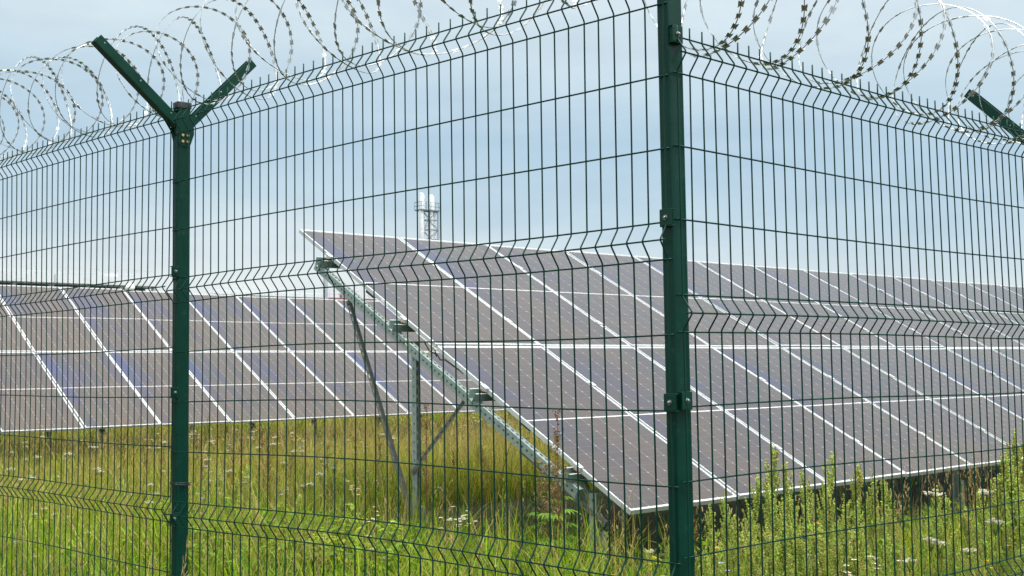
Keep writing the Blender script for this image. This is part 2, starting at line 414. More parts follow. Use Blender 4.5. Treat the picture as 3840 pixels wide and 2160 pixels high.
# right run -----------------------------------------------------------
SCR = .9796
CR = V((2.4632*SCR, 2.0801*SCR, .8116*SCR+H)); SPR = .0549*SCR
RX = CR.x + 45*SPR + .012
locR = V((RX+.03, 2.07, 0))
fenceR = thing('mesh_fence', 'dark green welded mesh fence run right of the corner post, bending outwards in horizontal folds', 'fence', locR)
mesh_panel(CR+V((0,0,.1)), V((1,.0011,0)).normalized(), V((0,-1,0)), 46, SPR, fenceR, 3, locR)
mesh_panel(CR+V((46.6*SPR,0,.1)), V((1,.0011,0)).normalized(), V((0,-1,0)), 46, SPR, fenceR, 4, locR)
postR = bpy.data.objects.new('fence_post', None); COL.objects.link(postR); postR.parent = fenceR
post_part(RX, RX+.058, QY0+.002, QY0+.042, 0, H+.90, postR, locR); cap_part(RX, RX+.058, QY0+.002, QY0+.042, H+.901, postR, locR)
y_arms(RX+.029, QY0+.022, H+.83, (0,1,0), [(-.36, .30), (.385, .352)], postR, locR)
for z in (H+.44, H-.06): clip_part((RX+.029, QY0+.002, z), (0,-1,0), (1,0,0), postR, locR)
# black binding wire twisted round the left post
mb = MB()
zt = H + (1413-1828+6)/F_*4.79
for k in range(2):
    r = .0022; e = .006
    pts = [(PX0-e, PY0-e, zt+.006*k), ((PX0+PX1)/2, PY0-e-.003, zt-.003+.008*k), (PX1+e, PY0-e, zt-.006+.010*k), (PX1+e, PY1+e, zt), (PX0-e, PY1+e, zt+.004), (PX0-e, PY0-e, zt+.006*k)]
    mb.tube(pts, r, 5)
lt = V((2.19, 4.42, zt)); tag(shift(mb, lt).obj('binding_wire', M['cable_black']), 'black wire twisted around the left fence post below its middle', 'wire tie').location = lt

# ------------------------------------------------------------------ razor wire coils
def razor_coil(name, label, axis0, axdir, side, turns, pitch, r0, seed, zfun, phase=0., rfun=None, sfun=None):
    """concertina: neighbouring turns are clipped together three times round, so each turn zigzags along the axis"""
    rr = random.Random(seed); axdir, side, up = V(axdir), V(side), V((0,0,1)); a0 = V(axis0)
    nst = 72; N = int(turns*nst); jit = [(rr.gauss(0, 1), rr.gauss(0, 1), rr.gauss(0, 1), rr.gauss(0, 1), rr.gauss(0,1)) for _ in range(int(turns)+3)]
    def J(k, u):
        i = int(u); f = u-i; f = f*f*(3-2*f); return jit[i][k]*(1-f)+jit[i+1][k]*f
    def P(i):
        u = i/nst; ph = 2*math.pi*u + phase
        s = pitch*u + pitch*.50*math.sin(1.5*ph+.9) + .020*J(0, u)
        if sfun: s = sfun(s)
        r = r0*(1+.045*J(1, u)) * (rfun(s) if rfun else 1)
        cx, cz = .016*J(2, u), .016*J(3, u)
        tilt = .05*J(4, u)*math.cos(ph)
        return a0 + axdir*(s+tilt) + side*(cx+r*math.cos(ph)) + up*(cz+r*1.0*math.sin(ph)+zfun(s)), ph
    pts, phs = zip(*[P(i) for i in range(N+1)])
    mb = MB(); mb.tube(pts, .00165, 5)
    # barbs
    acc = 0; nxt = .02
    for i in range(N):
        a, b = pts[i], pts[i+1]; L = (b-a).length
        while acc+L >= nxt:
            p = a.lerp(b, (nxt-acc)/L); t = (b-a).normalized()
            rad = (side*math.cos(phs[i])+up*math.sin(phs[i]))
            w = t.cross(rad).normalized(); w = (w + rad*rr.gauss(0, .18)).normalized(); nn = t.cross(w).normalized()
            sx = rr.uniform(.92, 1.08)
            for sg in (-1, 1):
                vs = [p+t*(-.0065*sx), p+t*(.0065*sx), p+t*(.0118*sx)+w*(sg*.0080)+nn*.0015*sg, p+t*(.004*sx)+w*(sg*.0072)+nn*.0015*sg, p+t*(-.004*sx)+w*(sg*.0088)+nn*.0015*sg, p+t*(-.0118*sx)+w*(sg*.0080)+nn*.0015*sg]
                base = nn*.0009*sg
                mb.plate([v+base for v in vs], nn, .0006)
            nxt += .0375
        acc += L
        # flat strip wrapped on the core
    for i in range(0, N):
        a, b = pts[i], pts[i+1]; t = (b-a).normalized(); rad = (side*math.cos(phs[i])+up*math.sin(phs[i])); w = t.cross(rad).normalized()
        mb.add([a-w*.0022, b-w*.0022, b+w*.0022, a+w*.0022], [(0,1,2,3)])
    l = a0; o = shift(mb, l).obj(name, M['razor']); o.location = l
    return tag(o, label, 'razor wire')
cenL = topL + V((.040, 0, 0)); 
razor_coil('razor_wire_coil', 'silver razor wire coil stretched along the left fence run, lying in the Y-shaped arms', cenL-dL*.12, dL, V((dL.y,-dL.x,0)), 33, .162, .205, 5,
           lambda s: .190 + .02*math.cos(s*2.6) + (.075*min(1, max(0, (s-2.7)/1.3))), phase=1.2)
cenR = CR + V((0, .036, .1))
razor_coil('razor_wire_coil', 'loosely stretched silver razor wire coil on top of the right fence run', cenR+V((.02,0,0)), V((1,0,0)), V((0,1,0)), 25, .150, .212, 23,
           lambda s: .195 + .025*math.sin(s*2.2+.4), phase=.3)
# tie wires from coil to the post head
mb = MB(); c = V(((PX0+PX1)/2, (PY0+PY1)/2, H+1.132))
mb.tube([c+V((-.004,0,-.03)), c+V((-.006,-.002,.02)), c+V((.001,.001,.05)), c+V((.003,0,.075))], .0016, 5)
mb.tube([c+V((.004,0,-.03)), c+V((.006,.002,.02)), c+V((-.001,-.001,.05)), c+V((.006,0,.085))], .0016, 5)
tag(shift(mb, c).obj('tie_wire', M['razor']), 'short bright tie wire rising from the dark cap of the Y-armed post', 'tie wire').location = c

# ------------------------------------------------------------------ solar arrays
TH = .5007; MW, MLN, GAP = 1.134, 2.355, .020
ED = V((0, -math.cos(TH), -math.sin(TH))); NR = V((0, -math.sin(TH), math.cos(TH)))
def make_panel_meshes():
    mb = MB(); ft, lip = .035, .0105
    # glass with uv in metres
    z = -.0035
    g = bpy.data.meshes.new('solar_panel')
    x0, x1, y0, y1 = lip-.002, MW-lip+.002, -(MLN-lip+.002), -(lip-.002)
    g.from_pydata([(x0,y0,z),(x1,y0,z),(x1,y1,z),(x0,y1,z),(x0,y0,z-.006),(x1,y0,z-.006),(x1,y1,z-.006),(x0,y1,z-.006)], [], [(0,1,2,3),(7,6,5,4)])
    uv = g.uv_layers.new(name='UVMap')
    for p in g.polygons:
        for li in p.loop_indices:
            v = g.vertices[g.loops[li].vertex_index].co; uv.data[li].uv = (v.x, -v.y)
    g.materials.append(M['pv']); g.materials.append(M['pv_back']); g.polygons[1].material_index = 1
    b = MB()
    b.box(0, MW, -lip, 0, -ft, 0); b.box(0, MW, -MLN, -MLN+lip, -ft, 0)
    b.box(0, lip, -MLN+lip, -lip, -ft, -.0003); b.box(MW-lip, MW, -MLN+lip, -lip, -ft, -.0003)
    o = b.obj('panel_frame', M['alu'], bevel=.0012); f = o.data; bpy.data.objects.remove(o)
    return g, f
PG, PF = make_panel_meshes()
PGB = PG.copy(); PGB.materials[0] = M['pv_blue']
PURL = [.60, 1.88, 3.05, 4.18]
def solar_array(P0, n0, n1, label, xs_frames, seed, detail):
    """table two modules high. P0: top left corner of module column 0 (top of its frame)"""
    rr = random.Random(seed)
    P0 = V(P0)+V((0,0,H)); loc = V((P0.x, P0.y-2.1, float(ground_z(0, P0.y-2.1))))
    root = thing('solar_array', label, 'solar panels', loc)
    for c in range(n0, n1):
        for r in range(2):
            p = P0 + V((c*(MW+GAP)+rr.gauss(0,.002), 0, 0)) + ED*(r*(MLN+GAP)) + NR*rr.gauss(0, .0025)
            tilt = TH
            if not detail and r == 0:          # the far row's upper modules sit steeper towards its left end
                e = .026*min(1., max(0., (3.5-c)/2.5)); tilt = TH+e
                lo = p + ED*MLN; p = lo - V((0, -math.cos(tilt), -math.sin(tilt)))*MLN
            o = bpy.data.objects.new('solar_panel', PG if detail else PGB); COL.objects.link(o); o.parent = root
            o.location = p-loc; o.rotation_euler = (tilt+rr.gauss(0,.0015), rr.gauss(0,.0015), 0)
            fo = bpy.data.objects.new('panel_frame', PF); COL.objects.link(fo); fo.parent = o
            if detail and c == 0:      # type plate on the outer frame side
                mb = MB(); mb.box(-.0012, -.0002, -1.62, -1.50, -.026, -.008); mb.obj('sticker', M['sticker'], o)
    xl = P0.x + n0*(MW+GAP); xr = P0.x + n1*(MW+GAP)
    for s in PURL:                       # open topped channel purlins
        mb = MB(); a = xl-.115; b = xr+.05
        prof = [(-.046, -.040), (-.036, -.040), (-.026, -.112), (.026, -.112), (.036, -.040), (.046, -.040)]
        pr2 = [(-.046, -.037), (-.0335, -.037), (-.0235, -.109), (.0235, -.109), (.0335, -.037), (.046, -.037)]
        ring = prof + pr2[::-1]; k = len(ring)
        pt = lambda x, q: V((x, P0.y, P0.z)) + ED*(s+q[0]) + NR*q[1]
        vs = [pt(a, q) for q in ring]+[pt(b, q) for q in ring]
        fs = [(i, (i+1) % k, (i+1) % k+k, i+k) for i in range(k)]
        fs += [(i, k-1-i, k-2-i, i+1) for i in range(5)] + [(i+k, i+1+k, 2*k-2-i, 2*k-1-i) for i in range(5)]
        mb.add(vs, fs); po = shift(mb, loc).obj('purlin', M['galv'], root)
        if detail:
            mb = MB(); c0 = V((xl-.018, P0.y, P0.z))+ED*s+NR*(-.034)
            mb.beam(c0-ED*.016, c0+ED*.016, .018, .006, NR); shift(mb, loc).obj('end_cap', M['orange'], po)
    # clamps between modules
    mb0 = None
    for c in range(n0, n1+1):
        if not detail: break
        for s in PURL:
            p = V((P0.x+c*(MW+GAP)-GAP/2, P0.y, P0.z))+ED*s
            if mb0 is None:
                mb = MB(); mb.box(-.020, .020, -.035, .035, .001, .005); mb.box(-.008, .008, -.034, .034, -.03, .001); mb.tube([(0,0,.005),(0,0,.012)], .007, 6)
                oo = mb.obj('clamp', M['alu'], root, bevel=.001); mb0 = oo.data
            else:
                oo = bpy.data.objects.new('clamp', mb0); COL.objects.link(oo); oo.parent = root
            oo.location = p-loc; oo.rotation_euler = (TH, 0, 0)
    O = V((0, P0.y, P0.z))
    for fi, x in enumerate(xs_frames):
        mb = MB(); w, h = .052, .072; n_t = -.114
        o = V((x, P0.y, P0.z)) + ED*.50 + NR*n_t; L = 3.80 if detail else 3.8
        mb.slotted(o, ED, V((1,0,0)), L, w, .058, .030, .013)                 # top face, slots
        mb.slotted(o, ED, -NR, L, h, .058, .020, .015)                        # outer side, holes
        mb.slotted(o+V((w,0,0)), ED, -NR, L, h, .058, .020, .015)
        for a in (o-NR*h, ):
            mb.add([a, a+ED*L, a+ED*L+V((w,0,0)), a+V((w,0,0))], [(0,1,2,3)])
        mb.add([o, o+V((w,0,0)), o+V((w,0,0))-NR*h, o-NR*h], [(0,1,2,3)])
        shift(mb, loc).obj('rafter', M['galv'], root)
        def yz(y): return P0.z - (P0.y-y)*math.tan(TH)
        xp = x+w+.028
        yr = P0.y-1.745; yf = P0.y-3.775
        for y, hh in ((yr, .058), (yf, .066)):
            zt = yz(y) - (.145 if y == yr else .125); zb = float(ground_z(x, y))-.1
            mb = MB(); W_ = .033
            mb.slotted((xp, y-hh/2, zb), V((0,0,1)), V((0,1,0)), zt-zb, hh, .075, .022, .010)
            mb.slotted((xp+W_, y-hh/2, zb), V((0,0,1)), V((0,1,0)), zt-zb, hh, .075, .022, .010)
            mb.add([(xp, y+hh/2, zb), (xp+W_, y+hh/2, zb), (xp+W_, y+hh/2, zt), (xp, y+hh/2, zt)], [(0,1,2,3)])
            for q in (0, W_-.010): mb.add([(xp+q, y-hh/2, zb), (xp+q+.010, y-hh/2, zb), (xp+q+.010, y-hh/2, zt), (xp+q, y-hh/2, zt)], [(0,1,2,3)])
            po = shift(mb, loc).obj('post', M['galv'], root)
            mb = MB(); mb.box(xp+W_+.003, xp+W_+.052, y-.05, y+.02, zb, zb+.42)          # driven ground sleeve
            mb.box(xp-.004, xp-.001, y-.03, y+.03, zb+.45, zb+.52); shift(mb, loc).obj('ground_sleeve', M['galv'], po, bevel=.003)
        def angle(p0, p1, m, sl=True, a=.040):
            mb = MB(); p0, p1 = V(p0), V(p1); d = (p1-p0); L = d.length; d.normalize(); q = V((1,0,0)).cross(d).normalized()
            mb.slotted(p0-q*a/2, d, q, L, a, .070, .034, .010)
            mb.add([p0-q*a/2, p1-q*a/2, p1-q*a/2+V((a*.8,0,0)), p0-q*a/2+V((a*.8,0,0))], [(0,1,2,3)])
            for e in (p0+d*.04, p1-d*.04): mb.tube([e-V((.010,0,0)), e+V((.012,0,0))], .010, 6)
            shift(mb, loc).obj('brace', m, root)
        zg = P0.z - H
        angle((xp-.006, P0.y-.78, P0.z-.71), (xp-.006, P0.y-1.69, P0.z-2.513), M['galv_dark'])
        angle((xp-.012, P0.y-1.716, P0.z-2.173), (xp-.012, P0.y-2.42, P0.z-1.569), M['galv_dark'])
        angle((xp-.006, P0.y-3.046, P0.z-1.925), (xp-.006, P0.y-3.894, P0.z-2.392), M['galv_dark'])
        angle((xp+.060, P0.y-3.593, P0.z-2.096), (xp+.060, P0.y-3.782, P0.z-2.42), M['galv'])
    if detail:
        x = xs_frames[0]
        mb = MB()
        a = V((xl+.012, P0.y, P0.z)) + ED*(MLN-.16) + NR*(-.06); b = V((xl+.020, P0.y, P0.z)) + ED*(MLN+.02) + NR*(-.075)
        e = V((xl+.01, P0.y, P0.z)) + ED*(MLN+.40) + NR*(-.045)
        mb.tube([a, a.lerp(b, .5)-NR*.03, b, b+ED*.06-NR*.02, b+ED*.12+NR*.01, e], .006, 6)
        mb.tube([b+V((-.01,0,0)), b+V((-.014,0,.02)), b+V((-.01,.012,.03)), b+V((.0,.02,.0)), b+V((0,.0,-.02))], .005, 6)
        shift(mb, loc).obj('cable', M['cable_black'], root)
        mb = MB(); p = V((x-.004, P0.y, P0.z)) + ED*2.06 + NR*(-.135); q = V((xl-.002, P0.y, P0.z)) + ED*(MLN-.02) + NR*(-.03)
        mb.tube([p.lerp(q, t)+V((0, 0, -.18*t*(1-t)*2)) for t in [i/10 for i in range(11)]], .0042, 6)
        shift(mb, loc).obj('cable', M['cable_earth'], root)
        mb = MB(); bx = V((xl+.06, P0.y, P0.z))
        for s in (1.30, 3.55):
            mb.beam(bx+ED*(s-.06)+NR*-.05, bx+ED*(s+.06)+NR*-.05, .09, .024, NR)
        shift(mb, loc).obj('junction_box', M['cable_black'], root)
    return root
FP = (5.7679, 9.4904, 1.3392); RP = (6.6207, 20.8641, 1.5251)
solar_array(FP, 0, 18, 'nearer and larger row of tilted solar panels, on galvanised posts with its end frame showing', [5.702+2.48*k for k in range(8)], 3, True)
solar_array(RP, -2, 12, 'farther row of brownish blue solar panels standing beyond the meadow', [RP[0]-2.2+2.48*k for k in range(6)], 4, False)

# ------------------------------------------------------------------ distant buildings
def railing(mb, x0, x1, y, z, h, step):
    for k in (.45, 1.): mb.box(x0, x1, y-.03, y+.03, z+h*k-.025, z+h*k+.025)
    n = int((x1-x0)/step)
    for i in range(n+1):
        x = x0+(x1-x0)*i/n; mb.box(x-.03, x+.03, y-.031, y+.031, z, z+h)
def hall():
    Y = 100.; x0, x1 = 8., 45.8; zr = H+8.62; zf = H+7.94
    loc = V((27, Y, 0)); r = thing('factory_hall', 'long white hall with roof railing and dark window band behind the far panels', 'building', loc)
    m = MB(); m.box(x0, x1, Y-.4, Y+22, zf-.05, zr); shift(m, loc).obj('parapet', M['white_paint'], r)
    m = MB(); m.box(x0+.1, x1-.2, Y, Y+21.9, .0, zf-2.6); shift(m, loc).obj('wall', M['white_paint'], r)
    m = MB(); m.box(x0+.1, x1-.2, Y+1.6, Y+21.8, zf-2.6, zf-.05); shift(m, loc).obj('window_band', M['recess'], r)
    xs = x0+1.2
    while xs < x1:
        m = MB(); m.box(xs-.16, xs+.16, Y+.1, Y+.5, zf-2.6, zf-.05); shift(m, loc).obj('column', M['rail_grey'], r); xs += 3.05
    m = MB(); railing(m, x0, 36.2, Y, zr, .55, 1.6); railing(m, 37.2, x1, Y, zr, .62, 1.6); shift(m, loc).obj('railing', M['rail_grey'], r)
    m = MB(); m.box(42.2, 43.2, Y+2, Y+3.2, zr, zr+.5); m.box(42.35, 43.05, Y+1.9, Y+2.0, zr+.06, zr+.44); shift(m, loc).obj('roof_unit', M['rail_grey'], r)
    m = MB()
    for x in (36.7, 21.4): m.tube([(x, Y-.46, zf), (x, Y-.46, zr)], .05, 6)
    shift(m, loc).obj('downpipe', M['rail_grey'], r)
hall()
def low_hall():
    Y = 100.; x0, x1 = 52., 69.7; zr = H+7.42
    loc = V((61, Y, 0)); r = thing('factory_hall', 'low pale hall with a red roof edge and railing, seen under the nearer array', 'building', loc)
    m = MB(); m.box(x0, x1, Y, Y+15, 0, zr-.02); shift(m, loc).obj('wall', M['white_paint'], r)
    m = MB(); m.box(64.0, x1+.1, Y-.15, Y+15.1, zr-.06, zr+.05); shift(m, loc).obj('roof_edge', M['red_trim'], r)
    m = MB(); m.box(x0-.1, 64.0, Y-.14, Y+15.1, zr-.012, zr+.13); shift(m, loc).obj('roof_edge', M['white_paint'], r)
    m = MB(); railing(m, x0, x1, Y+1., zr+.13, .75, 1.5); shift(m, loc).obj('railing', M['rail_grey'], r)
    m = MB(); m.box(67.1, 67.8, Y+2, Y+2.6, zr+.13, zr+.62); m.box(67.0, 67.9, Y+1.9, Y+2.7, zr+.62, zr+.68); shift(m, loc).obj('roof_unit', M['grey_steel'], r)
low_hall()
p = V((63.75, 100., 0))*.62
def lamp_pole():
    loc = V((p.x, p.y, 0)); r = thing('lamp_mast', 'tall thin blue grey lamp mast behind the far panels', 'lamp post', loc)
    m = MB(); m.tube([(0,0,0), (0,0,4), (0,0,H+10.97*.62)], [.20, .16, .13], 10); m.obj('mast', M['grey_steel'], r, smooth=True)
    m = MB(); m.tube([(0,0,H+6.70), (.25,0,H+6.82), (.8,0,H+6.86)], .045, 6); m.obj('bracket', M['grey_steel'], r)
    m = MB(); m.beam((.5,0,H+6.87), (1.1,0,H+6.89), .2, .08); m.obj('lamp_head', M['grey_steel'], r, bevel=.02)
lamp_pole()
def globe_lamp():
    c = V((26.065, 60, H+4.60)); loc = V((c.x, c.y, 0)); r = thing('globe_lamp', 'round white lamp globe peeping over the far panels', 'lamp', loc)
    import bmesh
    bm = bmesh.new(); bmesh.ops.create_uvsphere(bm, u_segments=20, v_segments=12, radius=.27)
    me = bpy.data.meshes.new('globe'); bm.to_mesh(me); bm.free()
    me.polygons.foreach_set('use_smooth', [True]*len(me.polygons)); me.materials.append(M['globe'])
    o = bpy.data.objects.new('globe', me); COL.objects.link(o); o.parent = r; o.location = (0, 0, c.z)
    m = MB(); m.tube([(0,0,0), (0,0,c.z-.26)], .06, 8); m.tube([(0,0,c.z-.30),(0,0,c.z-.22)], .12, 10); m.obj('post', M['grey_steel'], r)
globe_lamp()
def chimney():
    Y = 130.; loc = V((99.6, Y, 0)); r = thing('chimney_stack', 'lattice tower with four shiny steel flues and a railed platform, above the nearer array', 'chimney', loc)
    ztop = H+24.75; zp = H+22.45
    for i, (x, y, rad, dz) in enumerate(((98.42, Y-.25, .33, 0), (99.0, Y+.3, .30, .0), (100.12, Y-.25, .31, -.12), (100.75, Y+.3, .30, -.1))):
        m = MB(); m.tube([(x,y,0), (x,y,ztop+dz-.10), (x,y,ztop+dz)], [rad, rad, rad*.92], 16); m.tube([(x,y,ztop+dz-.12),(x,y,ztop+dz-.05)], rad*1.05, 16)
        for z in (H+21.4, H+19.2): m.tube([(x,y,z),(x,y,z+.06)], rad*1.06, 16)
        shift(m, loc).obj('flue', M['stack_steel'], r, smooth=True)
    lx = (99.35, 99.75, 100.75, 101.35); 
    m = MB(); C4 = [(99.4, Y-.6), (101.0, Y-.6), (101.0, Y+.7), (99.4, Y+.7)]
    for x, y in C4: m.tube([(x, y, 0), (x, y, zp)], .075, 6)
    zz = zp; k = 0
    while zz > 8:
        for i in range(4):
            (xa, ya), (xb, yb) = C4[i], C4[(i+1) % 4]
            m.tube([(xa,ya,zz), (xb,yb,zz)], .055, 5)
            if (k+i) % 2: m.tube([(xa,ya,zz), (xb,yb,zz-1.35)], .042, 5)
            else: m.tube([(xb,yb,zz), (xa,ya,zz-1.35)], .042, 5)
        zz -= 1.35; k += 1
    shift(m, loc).obj('lattice', M['grey_steel'], r)
    m = MB(); m.box(98.05, 101.35, Y-.75, Y+.85, zp-.10, zp+.06); shift(m, loc).obj('platform', M['grey_steel'], r)
    m = MB()
    for z in (.55, 1.1):
        m.tube([(98.05,Y-.75,zp+z),(101.35,Y-.75,zp+z),(101.35,Y+.85,zp+z),(98.05,Y+.85,zp+z),(98.05,Y-.75,zp+z)], .032, 5)
    for x in (98.05, 98.9, 99.7, 100.55, 101.35):
        for y in (Y-.75, Y+.85): m.tube([(x,y,zp),(x,y,zp+1.1)], .032, 5)
    shift(m, loc).obj('platform_railing', M['grey_steel'], r)
    m = MB()
    for x in (101.37, 101.65): m.tube([(x, Y-.4, 0), (x, Y-.4, zp+1.1)], .03, 5)
    z = 9.
    while z < zp+1.: m.tube([(101.37, Y-.4, z), (101.65, Y-.4, z)], .02, 4); z += .35
    shift(m, loc).obj('ladder', M['grey_steel'], r)
chimney()

# ------------------------------------------------------------------ vegetation
class PB:
    """plant builder: numpy arrays of coloured faces"""
    def __init__(s): s.V = []; s.C = []; s.F = []; s.n = 0
    def put(s, v, c, f):
        """v (k,3), c (k,3) or (3,), f list of index tuples"""
        v = np.asarray(v, float); c = np.broadcast_to(np.asarray(c, float), v.shape)
        s.V.append(v); s.C.append(c); s.F += [tuple(i+s.n for i in q) for q in f]; s.n += len(v)
    def obj(s, name, m, parent=None):
        me = bpy.data.meshes.new(name); me.from_pydata(np.concatenate(s.V).tolist(), [], s.F); me.materials.append(m)
        a = me.attributes.new('Col', 'FLOAT_COLOR', 'POINT'); c = np.concatenate(s.C); c = np.clip(c, 0, 1)
        a.data.foreach_set('color', np.concatenate([c, np.ones((len(c), 1))], 1).astype(np.float32).ravel())
        me.update(); o = bpy.data.objects.new(name, me); COL.objects.link(o)
        if parent: o.parent = parent
        return o

def big_mesh(name, vs, tris, quads, cols, m):
    me = bpy.data.meshes.new(name); nv = len(vs); nt, nq = len(tris), len(quads)
    me.vertices.add(nv); me.vertices.foreach_set('co', vs.astype(np.float32).ravel())
    loops = np.concatenate([quads.ravel(), tris.ravel()]).astype(np.int32)
    me.loops.add(len(loops)); me.loops.foreach_set('vertex_index', loops)
    me.polygons.add(nt+nq)
    st = np.concatenate([np.arange(nq)*4, nq*4+np.arange(nt)*3]).astype(np.int32)
    me.polygons.foreach_set('loop_start', st)
    me.update(calc_edges=True); me.validate()
    a = me.attributes.new('Col', 'FLOAT_COLOR', 'POINT')
    a.data.foreach_set('color', np.concatenate([np.clip(cols, 0, 1), np.ones((nv, 1))], 1).astype(np.float32).ravel())
    me.materials.append(m); o = bpy.data.objects.new(name, me); COL.objects.link(o); return o

def vnoise(x, y, sc, seed):
    """smooth value noise on arrays"""
    g = np.random.default_rng(seed).random((64, 64)); u, v = x/sc+100, y/sc+100
    i, j = np.floor(u).astype(int), np.floor(v).astype(int); a, b = u-i, v-j; a = a*a*(3-2*a); b = b*b*(3-2*b)
    G = lambda p, q: g[p % 64, q % 64]
    return (G(i,j)*(1-a)+G(i+1,j)*a)*(1-b) + (G(i,j+1)*(1-a)+G(i+1,j+1)*a)*b

def wedge_points(r0, r1, density, half=math.radians(29)):
    n = int(half*(r1*r1-r0*r0)*density)
    r = np.sqrt(RNG.uniform(r0*r0, r1*r1, n)); t = YAW + RNG.uniform(-half, half, n)
    return r*np.sin(t), r*np.cos(t)

def blades(x, y, h, w, bend, col, lev=(0, .45, .78)):
    n = len(x); z = ground_z(x, y)-.01
    az = RNG.uniform(0, 2*np.pi, n); face = az + np.pi/2 + RNG.normal(0, .5, n)
    lean = np.stack([np.cos(az), np.sin(az)], 1); sd = np.stack([np.cos(face), np.sin(face)], 1)
    base = np.stack([x, y, z], 1); vs = np.zeros((n, 7, 3)); cs = np.zeros((n, 7, 3))
    for k, t in enumerate(lev+(1.,)):
        c = base.copy(); off = (bend*h*(t**1.9))[:, None]*lean; c[:, :2] += off; c[:, 2] += h*(t-.32*bend*t*t)
        ww = w*(1-.45*t)
        if k < 3:
            for q, sg in ((0, -1), (1, 1)):
                p = c.copy(); p[:, :2] += sd*(sg*ww/2)[:, None]; vs[:, 2*k+q] = p; cs[:, 2*k+q] = col
        else: vs[:, 6] = c; cs[:, 6] = col
    b = (np.arange(n)*7)[:, None]
    quads = np.concatenate([b+np.array([[0,1,3,2]]), b+np.array([[2,3,5,4]])]); tris = b+np.array([[4,5,6]])
    return vs.reshape(-1, 3), tris, quads, cs.reshape(-1, 3)

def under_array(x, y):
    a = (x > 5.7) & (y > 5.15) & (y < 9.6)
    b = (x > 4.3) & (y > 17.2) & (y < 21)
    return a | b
def palette(x, y):
    n = len(x); g = vnoise(x, y, 2.3, 5); g2 = vnoise(x, y, .8, 6); r = RNG.random(n)
    d = np.hypot(x, y)
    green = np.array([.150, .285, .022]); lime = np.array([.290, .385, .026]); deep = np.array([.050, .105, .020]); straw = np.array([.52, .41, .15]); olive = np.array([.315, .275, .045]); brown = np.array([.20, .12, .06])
    pal = np.stack([green, lime, deep, straw, olive, brown])
    far = np.clip((d-8.5)/5, 0, 1)
    left = np.clip((6.5-x)/4, 0, 1)
    wts = np.stack([.34+.12*left-.18*far, .30+.10*left*(1-far)-.08*far, .30-.14*far, .07+.20*far*g+.08*g2, .17+.22*far, .02+.05*far*g2], 1)
    wts = np.clip(wts*(.6+.8*np.stack([g, g2, 1-g, 1-g2, g, g2], 1)), .005, None); cw = np.cumsum(wts/wts.sum(1, keepdims=True), 1)
    idx = (r[:, None] > cw).sum(1).clip(0, 5)
    idx = np.where((under_array(x, y) | ((y > 15.6) & (y < 17.6))) & (RNG.random(n) < .75), 2, idx); c = pal[idx]*RNG.uniform(.72, 1.22, (n, 1))*RNG.normal(1, .07, (n, 3))  # under the arrays shade is put into blade colour; darker grass before far row
    return c, idx, g

